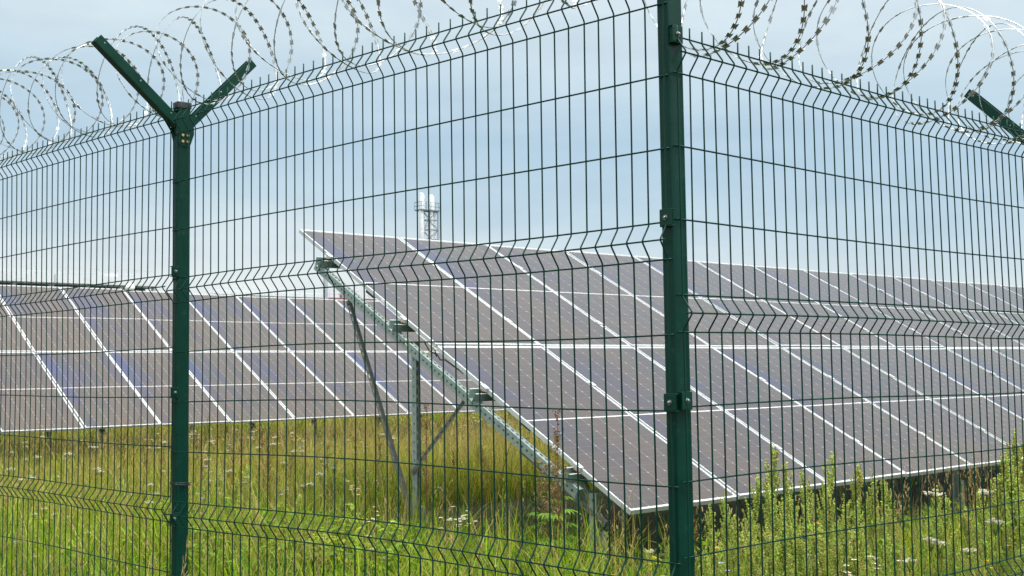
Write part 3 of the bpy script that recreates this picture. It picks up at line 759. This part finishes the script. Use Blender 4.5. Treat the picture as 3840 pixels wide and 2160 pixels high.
def meadow():
    parts = []; off = 0
    def push(t):
        nonlocal off
        parts.append((t[0], t[1]+off, t[2]+off, t[3])); off += len(t[0])
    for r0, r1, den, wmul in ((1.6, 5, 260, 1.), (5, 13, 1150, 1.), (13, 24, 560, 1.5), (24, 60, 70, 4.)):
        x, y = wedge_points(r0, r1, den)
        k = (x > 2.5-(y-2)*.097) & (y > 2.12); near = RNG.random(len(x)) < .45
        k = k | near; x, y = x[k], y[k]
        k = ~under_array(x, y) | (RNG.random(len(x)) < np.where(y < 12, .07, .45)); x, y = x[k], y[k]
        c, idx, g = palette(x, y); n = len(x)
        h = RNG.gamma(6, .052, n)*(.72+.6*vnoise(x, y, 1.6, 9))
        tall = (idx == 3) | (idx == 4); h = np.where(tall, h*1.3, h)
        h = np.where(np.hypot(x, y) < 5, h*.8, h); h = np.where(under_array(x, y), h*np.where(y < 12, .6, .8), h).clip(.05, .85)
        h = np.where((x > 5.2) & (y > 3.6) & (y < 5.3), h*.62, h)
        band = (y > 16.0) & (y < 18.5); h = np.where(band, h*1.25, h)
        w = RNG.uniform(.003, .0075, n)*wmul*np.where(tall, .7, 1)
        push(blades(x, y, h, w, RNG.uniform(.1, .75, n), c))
    # low broad leaves between the blades
    for r0, r1, den in ((5, 13, 900), (13, 22, 260)):
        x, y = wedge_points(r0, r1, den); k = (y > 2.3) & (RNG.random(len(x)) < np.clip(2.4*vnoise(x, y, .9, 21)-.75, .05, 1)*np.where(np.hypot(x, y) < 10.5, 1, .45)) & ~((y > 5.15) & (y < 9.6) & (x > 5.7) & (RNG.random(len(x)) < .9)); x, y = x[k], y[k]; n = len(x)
        t = RNG.random(n)[:, None]; gcol = vnoise(x, y, .55, 22)[:, None]
        cc = (np.array([.070, .150, .022])*(1-gcol)+np.array([.22, .33, .035])*gcol)*RNG.uniform(.7, 1.25, (n, 1))
        b = blades(x, y, RNG.uniform(.035, .085, n), RNG.uniform(.010, .024, n), RNG.uniform(.8, 1.6, n), cc)
        vz = b[0].reshape(n, 7, 3); vz[:, :, 2] += (RNG.uniform(.02, .42, n)*(.5+.6*vnoise(x, y, 1.1, 24)))[:, None]; push((vz.reshape(-1, 3),)+b[1:])
    # flowering grass stems with drooping brown panicles
    for r0, r1, den in ((5.5, 9.5, 26), (9.5, 13, 64), (13, 24, 70)):
        x, y = wedge_points(r0, r1, den); k = (~under_array(x, y)) & (y > 2.3); x, y = x[k], y[k]; n = len(x)
        k = RNG.random(n) < .15+.9*vnoise(x, y, 2.3, 5); x, y = x[k], y[k]; n = len(x)
        h = RNG.uniform(.45, .85, n); sc = np.array([.40, .31, .13])*RNG.uniform(.65, 1.15, (n, 1))
        push(blades(x, y, h, np.full(n, .003), RNG.uniform(.05, .3, n), sc))
        for q in range(9):
            t = .72+.28*q/8; a = RNG.uniform(0, 6.28, n); rr_ = RNG.uniform(.003, .022, n)
            xx, yy = x+rr_*np.cos(a), y+rr_*np.sin(a); cc = np.array([.33, .25, .11])*RNG.uniform(.6, 1.3, (n, 1))
            b = blades(xx, yy, RNG.uniform(.02, .05, n), RNG.uniform(.004, .008, n), RNG.uniform(.3, .9, n), cc)
            vz = b[0].reshape(n, 7, 3); vz[:, :, 2] += (h*t*.93)[:, None]; push((vz.reshape(-1, 3),)+b[1:])
    vs = np.concatenate([p[0] for p in parts]); tr = np.concatenate([p[1] for p in parts]); qd = np.concatenate([p[2] for p in parts]); cs = np.concatenate([p[3] for p in parts])
    o = big_mesh('meadow_grass', vs, tr, qd, cs, M['leaf'])
    tag(o, 'tall unmown meadow grass turning from fresh green to straw between the fence and the panels', 'grass', kind='stuff')
meadow()

def frame_of(d):
    d = np.asarray(d, float); d = d/np.linalg.norm(d); a = np.array([0, 0, 1.]) if abs(d[2]) < .9 else np.array([1., 0, 0])
    s = np.cross(d, a); s /= np.linalg.norm(s); return d, s, np.cross(s, d)
def leaf(pb, p, d, L, W, col, droop=.3, fold=.15):
    d, s, u = frame_of(d); p = np.asarray(p, float)
    pt = lambda t, w: p + d*(L*t) + u*(-droop*L*t*t) + s*w + u*(abs(w)*fold)
    v = [pt(0, 0), pt(.35, -W/2), pt(.35, 0), pt(.35, W/2), pt(.72, -W*.32), pt(.72, 0), pt(.72, W*.32), pt(1, 0)]
    pb.put(v, col, [(0,2,1), (0,3,2), (1,2,5,4), (2,3,6,5), (4,5,7), (5,6,7)])
def stem(pb, pts, r, col):
    pts = np.asarray(pts, float); n = 4; N = len(pts); vs = []
    for i in range(N):
        d, s, u = frame_of(pts[min(i+1, N-1)]-pts[max(i-1, 0)]); rr_ = r*(1-.7*i/(N-1))
        for k in range(n): a = k*np.pi/2; vs.append(pts[i]+s*np.cos(a)*rr_+u*np.sin(a)*rr_)
    pb.put(vs, col, [(i*n+k, i*n+(k+1) % n, (i+1)*n+(k+1) % n, (i+1)*n+k) for i in range(N-1) for k in range(n)])
def blob(pb, c, r, col):
    c = np.asarray(c, float); R = RNG.normal(0, 1, (3, 3)); q, _ = np.linalg.qr(R)
    v = np.array([[1,0,0],[-1,0,0],[0,1,0],[0,-1,0],[0,0,1],[0,0,-1]])*r@q.T*RNG.uniform(.7, 1.2, (6, 1)) + c
    pb.put(v, col, [(0,2,4),(2,1,4),(1,3,4),(3,0,4),(2,0,5),(1,2,5),(3,1,5),(0,3,5)])

def goosefoot(hgt, seed, rusty=0.):
    """tall upright weed with many clustered greenish seed spikes"""
    global RNG; keep = RNG; RNG = np.random.default_rng(seed)
    st, lf, sd = PB(), PB(), PB(); ls = RNG.normal(0, .05, 2)
    top = np.array([ls[0], ls[1], hgt]); ax = lambda t: np.array([ls[0]*t*t, ls[1]*t*t, hgt*t])
    stem(st, [ax(t) for t in np.linspace(0, 1, 8)], .006, (.22, .24, .07))
    def spike(p, d, L, r):
        n = int(L/.0036)
        for i in range(n):
            t = i/n; q = p + d*(L*t) + RNG.normal(0, 1, 3)*r*(1-.75*t)
            g = RNG.uniform(.75, 1.25); c = np.array([.52, .60, .15])*g
            if RNG.random() < rusty+.12: c = np.array([.52, .41, .15])*g
            blob(sd, q, RNG.uniform(.0035, .0075), c)
    spike(ax(.80), np.array([ls[0]*.4, ls[1]*.4, 1.]), hgt*.20, .011)
    nb = int(34*hgt)
    for i in range(nb):
        t = RNG.uniform(.16, .93); a = RNG.uniform(0, 6.28); L = min(hgt*(.10+.26*(1-t))*RNG.uniform(.7, 1.2), hgt*((1-t)*.62+.025))
        d = np.array([np.cos(a)*.26, np.sin(a)*.26, 1.]); d /= np.linalg.norm(d); p = ax(t)
        stem(st, [p, p+d*L*.5+np.array([0, 0, .0]), p+d*L], .0025, (.20, .23, .06))
        spike(p+d*L*.15, d, L*.85, .0065)
        for k in range(RNG.integers(0, 2)):
            q = p+d*L*RNG.uniform(.1, .7); b = a+RNG.normal(0, 1.)
            g = RNG.uniform(.7, 1.2); leaf(lf, q, (np.cos(b), np.sin(b), .35), RNG.uniform(.03, .075), RNG.uniform(.010, .022), np.array([.20, .34, .035])*g)
    for i in range(int(16*hgt)):
        t = RNG.uniform(.05, .75); a = RNG.uniform(0, 6.28); g = RNG.uniform(.7, 1.25)
        leaf(lf, ax(t), (np.cos(a), np.sin(a), .3), RNG.uniform(.05, .11), RNG.uniform(.014, .034), np.array([.19, .32, .035])*g, .5)
    RNG = keep; return st, lf, sd
def plant_root(name, parts, label, cat, group, loc, rz=0., sc=1.):
    r = thing(name, label, cat, loc, group); r.rotation_euler = (0, 0, rz); r.scale = (sc, sc, sc)
    for n, pb, m in parts:
        if pb.n: pb.obj(n, m, r)
    return r
def copy_tree(o, loc, rz, sc, label=None):
    c = o.copy(); COL.objects.link(c); c.location = loc; c.rotation_euler = (0, 0, rz); c.scale = (sc, sc, sc)
    if label: c['label'] = label
    for ch in list(o.children):
        k = ch.copy(); COL.objects.link(k); k.parent = c
    return c
def gpt(px, depth):
    p_ = ray_at(px, 1400, depth); return V((p_.x, p_.y, float(ground_z(p_.x, p_.y))))
# tops read off the photo: (photo x, photo y of the tip, distance)
TOPS = [(2873,1672,7.1),(3068,1690,7.0),(2795,1780,7.0),(3190,1738,7.2),(3262,1770,6.9),(2662,1885,6.6),(2960,1730,7.2),(3042,1758,6.8),(3350,1800,7.2),(3362,1905,6.6),
        (2725,1845,6.7),(2905,1775,6.7),(2735,1930,6.3),(2830,1900,6.2),(3010,1860,6.3),(3105,1835,6.5),(3150,1850,6.2),(3230,1880,6.3),(3300,1880,6.4),(2930,1870,6.2),(2690,1990,6.0),(2780,2000,5.9),(2880,1980,5.9),(3060,1960,5.9),(3200,1990,5.9),(3290,2000,5.9),(2990,1960,6.0),(3120,2010,5.8),(2660,2050,5.8),(2840,2070,5.7),(2960,2080,5.7),(3260,2080,5.7)]
TOPS2 = [(3742,1772,6.9),(3700,1835,6.6),(3832,1700,6.2),(3815,1610,6.8),(3780,1725,6.4),(3835,1760,6.0),(3752,1790,7.0),(3495,1822,6.9),(3505,1860,6.6),(3640,1900,6.5),(3560,1960,6.2),(3820,1850,6.0)]
PROT = []
for i in range(6):
    st, lf, sd = goosefoot(1.0, 100+i, .25 if i in (0, 3) else .06)
    PROT.append((st, lf, sd))
GRP = 'seeding weeds right of the corner post'
protos = []
def place_weeds(tops, lab_fn, group, off):
    for i, (px, py, D) in enumerate(tops):
        tip = ray_at(px, py, D); b = V((tip.x, tip.y, float(ground_z(tip.x, tip.y)))); sc = tip.z-b.z
        k = (i+off) % 6
        lab = lab_fn(i, px, py)
        if len(protos) <= k:
            st, lf, sd = PROT[k]
            r = plant_root('goosefoot_weed', (('stem', st, M['leaf']), ('leaves', lf, M['leaf']), ('seed_spikes', sd, M['leaf'])), lab, 'weed', group, b, random.uniform(0, 6.28), sc); protos.append(r)
        else:
            r = copy_tree(protos[k], b, random.uniform(0, 6.28), sc, lab); r['group'] = group
TOPS += [(random.Random(i).uniform(2650, 3420) if i % 4 else random.Random(i).uniform(3580, 3835), random.Random(i+50).uniform(1960, 2120), random.Random(i+90).uniform(5.7, 6.5)) for i in range(22)]
place_weeds(TOPS, lambda i, px, py: 'tallest seeding weed of the clump right of the corner post' if i == 0 else 'tall rusty-tipped weed beside the tallest one right of the corner post' if i == 1 else 'yellow green seeding weed in the thick growth right of the corner post', GRP, 0)
place_weeds(TOPS2, lambda i, px, py: 'tallest pale green weed reaching up the right edge of the photo' if i == 3 else 'pale green seeding weed near the right edge below the panel row', 'pale weeds at the right edge', 0)
LOWL = [(905,1745,9.0),(870,1790,8.8),(830,1755,9.2),(760,1760,9.3),(960,1840,8.4),(480,1800,9.6),(1100,1850,8.2),(1340,2060,7.4),(1620,2000,7.6),(1815,2000,7.4),(2030,2040,6.6),(1480,2080,7.2),(2440,2060,6.4)]
place_weeds(LOWL, lambda i, px, py: 'slender seeding weed standing in the meadow behind the left fence run', 'slender weeds in the meadow', 2)

def hemp():
    """large weed with palmate leaves below and a reddish seeding top"""
    global RNG; keep = RNG; RNG = np.random.default_rng(77)
    st, lf, sd = PB(), PB(), PB(); hgt = 1.0; ax = lambda t: np.array([.02*t, -.02*t, hgt*t])
    for s_ in range(4):
        a = s_*1.6; e = np.array([np.cos(a)*.09, np.sin(a)*.09, 0])
        stem(st, [ax(t)*(.8 if s_ else 1)+e*t for t in np.linspace(0, 1, 7)], .006, (.23, .20, .07))
        top = .8 if s_ else 1.
        for i in range(22):
            t = RNG.uniform(.42, 1.); a2 = RNG.uniform(0, 6.28); p0 = ax(t)*top+e*t; L = .13*(1.25-t)+.02
            d = np.array([np.cos(a2)*.6, np.sin(a2)*.6, 1.]); d /= np.linalg.norm(d); stem(st, [p0, p0+d*L*.5, p0+d*L], .0018, (.27, .17, .08))
            for k in range(11):
                q = p0+d*L*RNG.uniform(.25, 1.05)+RNG.normal(0, .007, 3)
                blob(sd, q, RNG.uniform(.004, .008), np.array([.34, .23, .12] if RNG.random() < .7 else [.35, .35, .13])*RNG.uniform(.7, 1.25))
        for i in range(16):
            t = RNG.uniform(.10, .62); a2 = RNG.uniform(0, 6.28); p0 = ax(t)*top+e*t; d = np.array([np.cos(a2), np.sin(a2), .45]); q = p0+d*.06
            stem(st, [p0, q], .0016, (.2, .28, .06)); g = RNG.uniform(.8, 1.25)
            for k in range(-3, 4):
                b = a2+k*.38; L = RNG.uniform(.09, .13)*(1-.13*abs(k)); leaf(lf, q, (np.cos(b), np.sin(b), .12), L, .019, np.array([.150, .270, .032])*g, .45)
    RNG = keep; return st, lf, sd
tip = ray_at(2052, 1625, 7.75); b = V((tip.x, tip.y, float(ground_z(tip.x, tip.y)))); st, lf, sd = hemp()
plant_root('hemp_weed', (('stem', st, M['leaf']), ('leaves', lf, M['leaf']), ('seed_heads', sd, M['leaf'])), 'bushy weed with hand-shaped leaves and reddish seed heads in front of the sloping rafter', 'weed', None, b, .4, tip.z-b.z)

# broad leaved ground weeds
def broad_weed(seed, col, n=26, L=(.04, .09), h=.30):
    global RNG; keep = RNG; RNG = np.random.default_rng(seed); st, lf = PB(), PB()
    for k in range(3):
        e = RNG.normal(0, .07, 2); stem(st, [(0,0,0), (e[0]*.5, e[1]*.5, h*.55), (e[0], e[1], h)], .003, (.18, .22, .05))
        for i in range(n//2):
            t = RNG.uniform(.2, 1.); a = RNG.uniform(0, 6.28); g = RNG.uniform(.75, 1.25)
            leaf(lf, (e[0]*t, e[1]*t, h*t), (np.cos(a), np.sin(a), .25), RNG.uniform(*L), RNG.uniform(.022, .042), np.array(col)*g, .4)
    RNG = keep; return st, lf
bw = []
for i, (sd_, col) in enumerate(((1, (.185, .300, .030)), (2, (.130, .240, .030)), (3, (.26, .31, .03)))):
    bw.append(broad_weed(sd_, col))
rb = random.Random(9); first = {}
for i in range(70):
    px = rb.uniform(690, 1560) if i < 46 else rb.uniform(2000, 3830) if i < 60 else rb.uniform(0, 680); D = rb.uniform(7.2, 9.4) if px < 1700 else rb.uniform(5.4, 7.)
    b = gpt(px, D); k = i % 3; sc = rb.uniform(.9, 1.5)
    lab = ('leafy bright green weed low in the meadow', 'leafy dark green weed low in the meadow', 'leafy yellowing weed low in the meadow')[k]
    if k not in first:
        st, lf = bw[k]; first[k] = plant_root('leafy_weed', (('stem', st, M['leaf']), ('leaves', lf, M['leaf'])), lab, 'weed', 'leafy weeds low in the meadow', b, rb.uniform(0, 6.28), sc)
    else: copy_tree(first[k], b, rb.uniform(0, 6.28), sc, lab)

# white yarrow: flat flower heads on thin stems
def yarrow(seed):
    global RNG; keep = RNG; RNG = np.random.default_rng(seed); st, fl = PB(), PB(); h = 1.
    stem(st, [(0,0,0), (.01,.01,.5), (0,0,.95)], .006, (.16, .20, .06))
    for i in range(13):
        a = RNG.uniform(0, 6.28); r = .062*math.sqrt(RNG.random()); c = np.array([np.cos(a)*r, np.sin(a)*r, 1.-r*.25+RNG.normal(0, .008)])
        stem(st, [(0,0,.88), c], .003, (.17, .21, .06))
        for k in range(10):
            b = RNG.uniform(0, 6.28); q = c+np.array([np.cos(b), np.sin(b), 0])*.017*math.sqrt(RNG.random()); q[2] += RNG.normal(0, .003)
            blob(fl, q, RNG.uniform(.0045, .0075), np.array([.70, .67, .55])*RNG.uniform(.85, 1.08))
    for i in range(9):
        a = RNG.uniform(0, 6.28); leaf(st, (0,0,RNG.uniform(.1,.7)), (np.cos(a), np.sin(a), .6), .12, .02, (.12, .19, .035))
    RNG = keep; return st, fl
YG = 'white yarrow flowers in the meadow'
spots = [(62,2030,7.6),(130,2085,7.3),(330,1995,7.9),(620,2125,7.6),(655,2140,7.5),(820,2105,7.7),(560,1880,8.8),(170,1905,8.9),(205,1925,8.6),(130,1925,8.9),(60,1960,8.4),(1690,1945,7.6),(1735,1940,7.7),(1400,2055,7.2),(1380,2010,7.6),(1440,2090,7.2),(1830,2110,7.1),(1860,2120,7.1),(1880,2130,7.1),(3505,1845,6.6),(3690,1840,6.8),(3730,1950,6.3),(3160,2035,6.2),(3490,2020,6.2),(3520,2030,6.2),(2440,2065,6.5),(3270,2090,6.),(3850,1930,6.2),(3410,2100,6.),(3640,2060,6.)]
for i in range(64):
    px = rb.uniform(0, 1700); D = rb.uniform(9.5, 17.); g0 = gpt(px, D); pz = rb.uniform(.42, .62); spots.append((px, None, D, pz))
y0 = None; YV = [yarrow(40+i) for i in range(3)]; yp = {}
for i, s_ in enumerate(spots):
    if s_[1] is None: b = gpt(s_[0], s_[2]); sc = s_[3]
    else:
        tip = ray_at(*s_); b = V((tip.x, tip.y, float(ground_z(tip.x, tip.y)))); sc = max(.2, tip.z-b.z)
    k = i % 3
    lab = 'white flat-topped yarrow in flower near the right edge of the fence' if s_[0] > 2500 else 'white flat-topped yarrow in flower in the meadow left of the corner post'
    grp = YG if s_[0] <= 2500 else 'white yarrow flowers at the right'
    if k not in yp:
        st, fl = YV[k]; yp[k] = plant_root('yarrow_plant', (('stem', st, M['leaf']), ('flower_head', fl, M['petal'])), lab, 'wildflower', grp, b, rb.uniform(0, 6.28), sc)
    else: r = copy_tree(yp[k], b, rb.uniform(0, 6.28), sc, lab); r['group'] = grp
# ox-eye like fleabane, chicory and hawkbit: small heads on thin stems
def small_flower(seed, col, eye, n, rad, spread):
    global RNG; keep = RNG; RNG = np.random.default_rng(seed); st, heads = PB(), []
    for i in range(n):
        fl = PB(); heads.append(fl); e = RNG.normal(0, spread, 2); z = 1+RNG.normal(0, .06); stem(st, [(0,0,0), (e[0]*.3, e[1]*.3, .6), (e[0], e[1], z)], .004, (.15, .19, .06))
        for k in range(9):
            a = k*.698+RNG.normal(0, .1); leaf(fl, (e[0], e[1], z), (np.cos(a), np.sin(a), .25), rad, rad*.55, np.array(col)*RNG.uniform(.85, 1.1), .1, 0)
        blob(fl, (e[0], e[1], z+.004), rad*.33, eye)
    RNG = keep; return st, heads
KINDS = {'daisy': ((.80, .79, .76), (.70, .45, .04), 9, .034, .13, 'small white daisy-like flowers on branching stems in the meadow', 'white daisy flowers'),
         'chicory': ((.40, .43, .70), (.35, .38, .6), 2, .036, .08, 'pale blue chicory flower on a bare stem in the meadow', 'blue chicory flowers'),
         'hawkbit': ((.75, .45, .02), (.7, .35, .02), 2, .030, .06, 'yellow orange flower on a thin stem in the grass', 'yellow flowers')}
FL = [('daisy',1410,1945,7.6),('daisy',1730,1945,7.5),('daisy',1700,1970,7.5),('daisy',1390,1690,10.5),('daisy',1350,1835,9.),('daisy',760,1640,14.),('daisy',930,1640,14.),('daisy',1095,1650,13.5),('daisy',1790,1580,14.5),('daisy',620,1650,13.5),('daisy',3310,2140,5.9),('daisy',3130,2140,5.8),
      ('chicory',923,1805,9.),('chicory',757,1865,8.7),('chicory',790,1765,9.4),('chicory',850,1685,11.),('chicory',1140,1690,11.),('chicory',1245,1740,10.4),('chicory',1445,1715,10.5),('chicory',1365,1780,9.8),('chicory',1970,1640,11.),('chicory',1060,1850,8.8),('chicory',1600,1785,9.5),('chicory',2722,2135,5.9),
      ('hawkbit',842,1645,13.),('hawkbit',2440,2130,6.2),('hawkbit',2470,2110,6.3),('hawkbit',2690,2075,6.),('hawkbit',3085,1990,6.2),('hawkbit',3720,2125,6.),('hawkbit',3790,2040,6.2),('hawkbit',1860,1790,9.3)]
fp = {}
for kind, px, py, D in FL:
    col, eye, n, rad, spr, lab, grp = KINDS[kind]; tip = ray_at(px, py, D); b = V((tip.x, tip.y, float(ground_z(tip.x, tip.y)))); sc = max(.2, tip.z-b.z)
    if kind not in fp:
        st, fl = small_flower(len(kind), col, eye, n, rad, spr)
        fp[kind] = plant_root(kind+'_flower', (('stem', st, M['leaf']),)+tuple(('flower_head', q, M['petal']) for q in fl), lab, 'wildflower', grp, b, rb.uniform(0, 6.28), sc)
    else: copy_tree(fp[kind], b, rb.uniform(0, 6.28), sc, lab)
# dry brown docks and grass stalks in flower close to the fence
def dock(seed):
    global RNG; keep = RNG; RNG = np.random.default_rng(seed); st, sd = PB(), PB()
    stem(st, [(0,0,0), (.01,0,.36)], .005, (.20, .11, .05)); stem(sd, [(.01,0,.35), (.01,0,.5), (.0,.01,1.)], .005, (.20, .11, .05))
    for i in range(15):
        t = RNG.uniform(.35, 1.); a = RNG.uniform(0, 6.28); L = .10*(1.3-t)+.03; d = np.array([np.cos(a)*.5, np.sin(a)*.5, 1.])
        p0 = np.array([.01*(1-t), .01*t, t]); stem(sd, [p0, p0+d*L*.5, p0+d*L], .0018, (.22, .12, .06))
        for k in range(6): blob(sd, p0+d*L*k/6+RNG.normal(0, .006, 3), RNG.uniform(.004, .008), np.array([.27, .15, .075])*RNG.uniform(.6, 1.3))
    RNG = keep; return st, sd
DK = [(985,1620,10.),(1005,1640,10.2),(900,1650,10.),(1010,1700,9.8),(870,1690,10.),(700,1690,10.2),(735,1640,11.),(760,1720,10.),(600,1730,9.6),(1090,1720,10.),(1230,1680,10.6),(1595,1530,9.),(1180,1860,8.6),(1010,1760,9.2),(2085,1560,7.4),(2610,1960,6.4),(2595,1950,6.5),(540,1700,10.),(470,1690,10.6),(1330,1650,11.),(1420,1640,11.),(1700,1700,10.),(1810,1690,10.)]
dproto = None
for px, py, D in DK:
    tip = ray_at(px, py, D); b = V((tip.x, tip.y, float(ground_z(tip.x, tip.y)))); sc = max(.3, tip.z-b.z)
    if dproto is None:
        st, sd = dock(5); dproto = plant_root('dock_plant', (('stem', st, M['leaf']), ('seed_head', sd, M['leaf'])), 'dry reddish brown dock stalk standing in the meadow', 'weed', 'dry brown dock stalks', b, 0, sc)
    else: copy_tree(dproto, b, rb.uniform(0, 6.28), sc)
def stalk(tip, base, seed):
    global RNG; keep = RNG; RNG = np.random.default_rng(seed); pb, hd = PB(), PB(); tip = np.array(tip)-np.array(base)
    P = lambda t: np.array([tip[0]*t**1.8, tip[1]*t**1.8, tip[2]*t])
    stem(pb, [P(t) for t in np.linspace(0, 1, 9)], .0022, (.45, .36, .15))
    stem(hd, [P(t) for t in np.linspace(.6, 1, 6)], .002, (.45, .36, .15))
    for i in range(30):
        t = RNG.uniform(.62, 1.); d = P(min(1, t+.02))-P(t-.02); leaf(hd, P(t)+RNG.normal(0, .003, 3), d+RNG.normal(0, .012, 3), RNG.uniform(.022, .04), .0045, np.array([.46, .37, .17])*RNG.uniform(.75, 1.2), 0, 0)
    RNG = keep; return pb, hd
for i, ((px, py), (bx, by), D) in enumerate((((704,2026),(640,2300),4.25),((688,2082),(645,2300),4.3),((440,2010),(455,2300),7.),((85,2010),(110,2300),5.2),((545,2040),(470,2280),6.),((2385,1980),(2330,2200),6.6),((2335,1930),(2345,2200),7.))):
    tip = ray_at(px, py, D); q = ray_at(bx, by, D); b = V((q.x, q.y, float(ground_z(q.x, q.y))))
    pb, hd = stalk(tip, b, i)
    lab = 'pale dry grass stalk leaning across the foot of the left fence post' if i == 0 else 'shorter dry grass stalk before the foot of the left fence post' if i == 1 else 'dry ripe grass stalk seen through the fence'
    plant_root('grass_stalk', (('stem', pb, M['leaf']), ('seed_head', hd, M['leaf'])), lab, 'grass stalk', None if i < 2 else 'dry grass stalks', b)
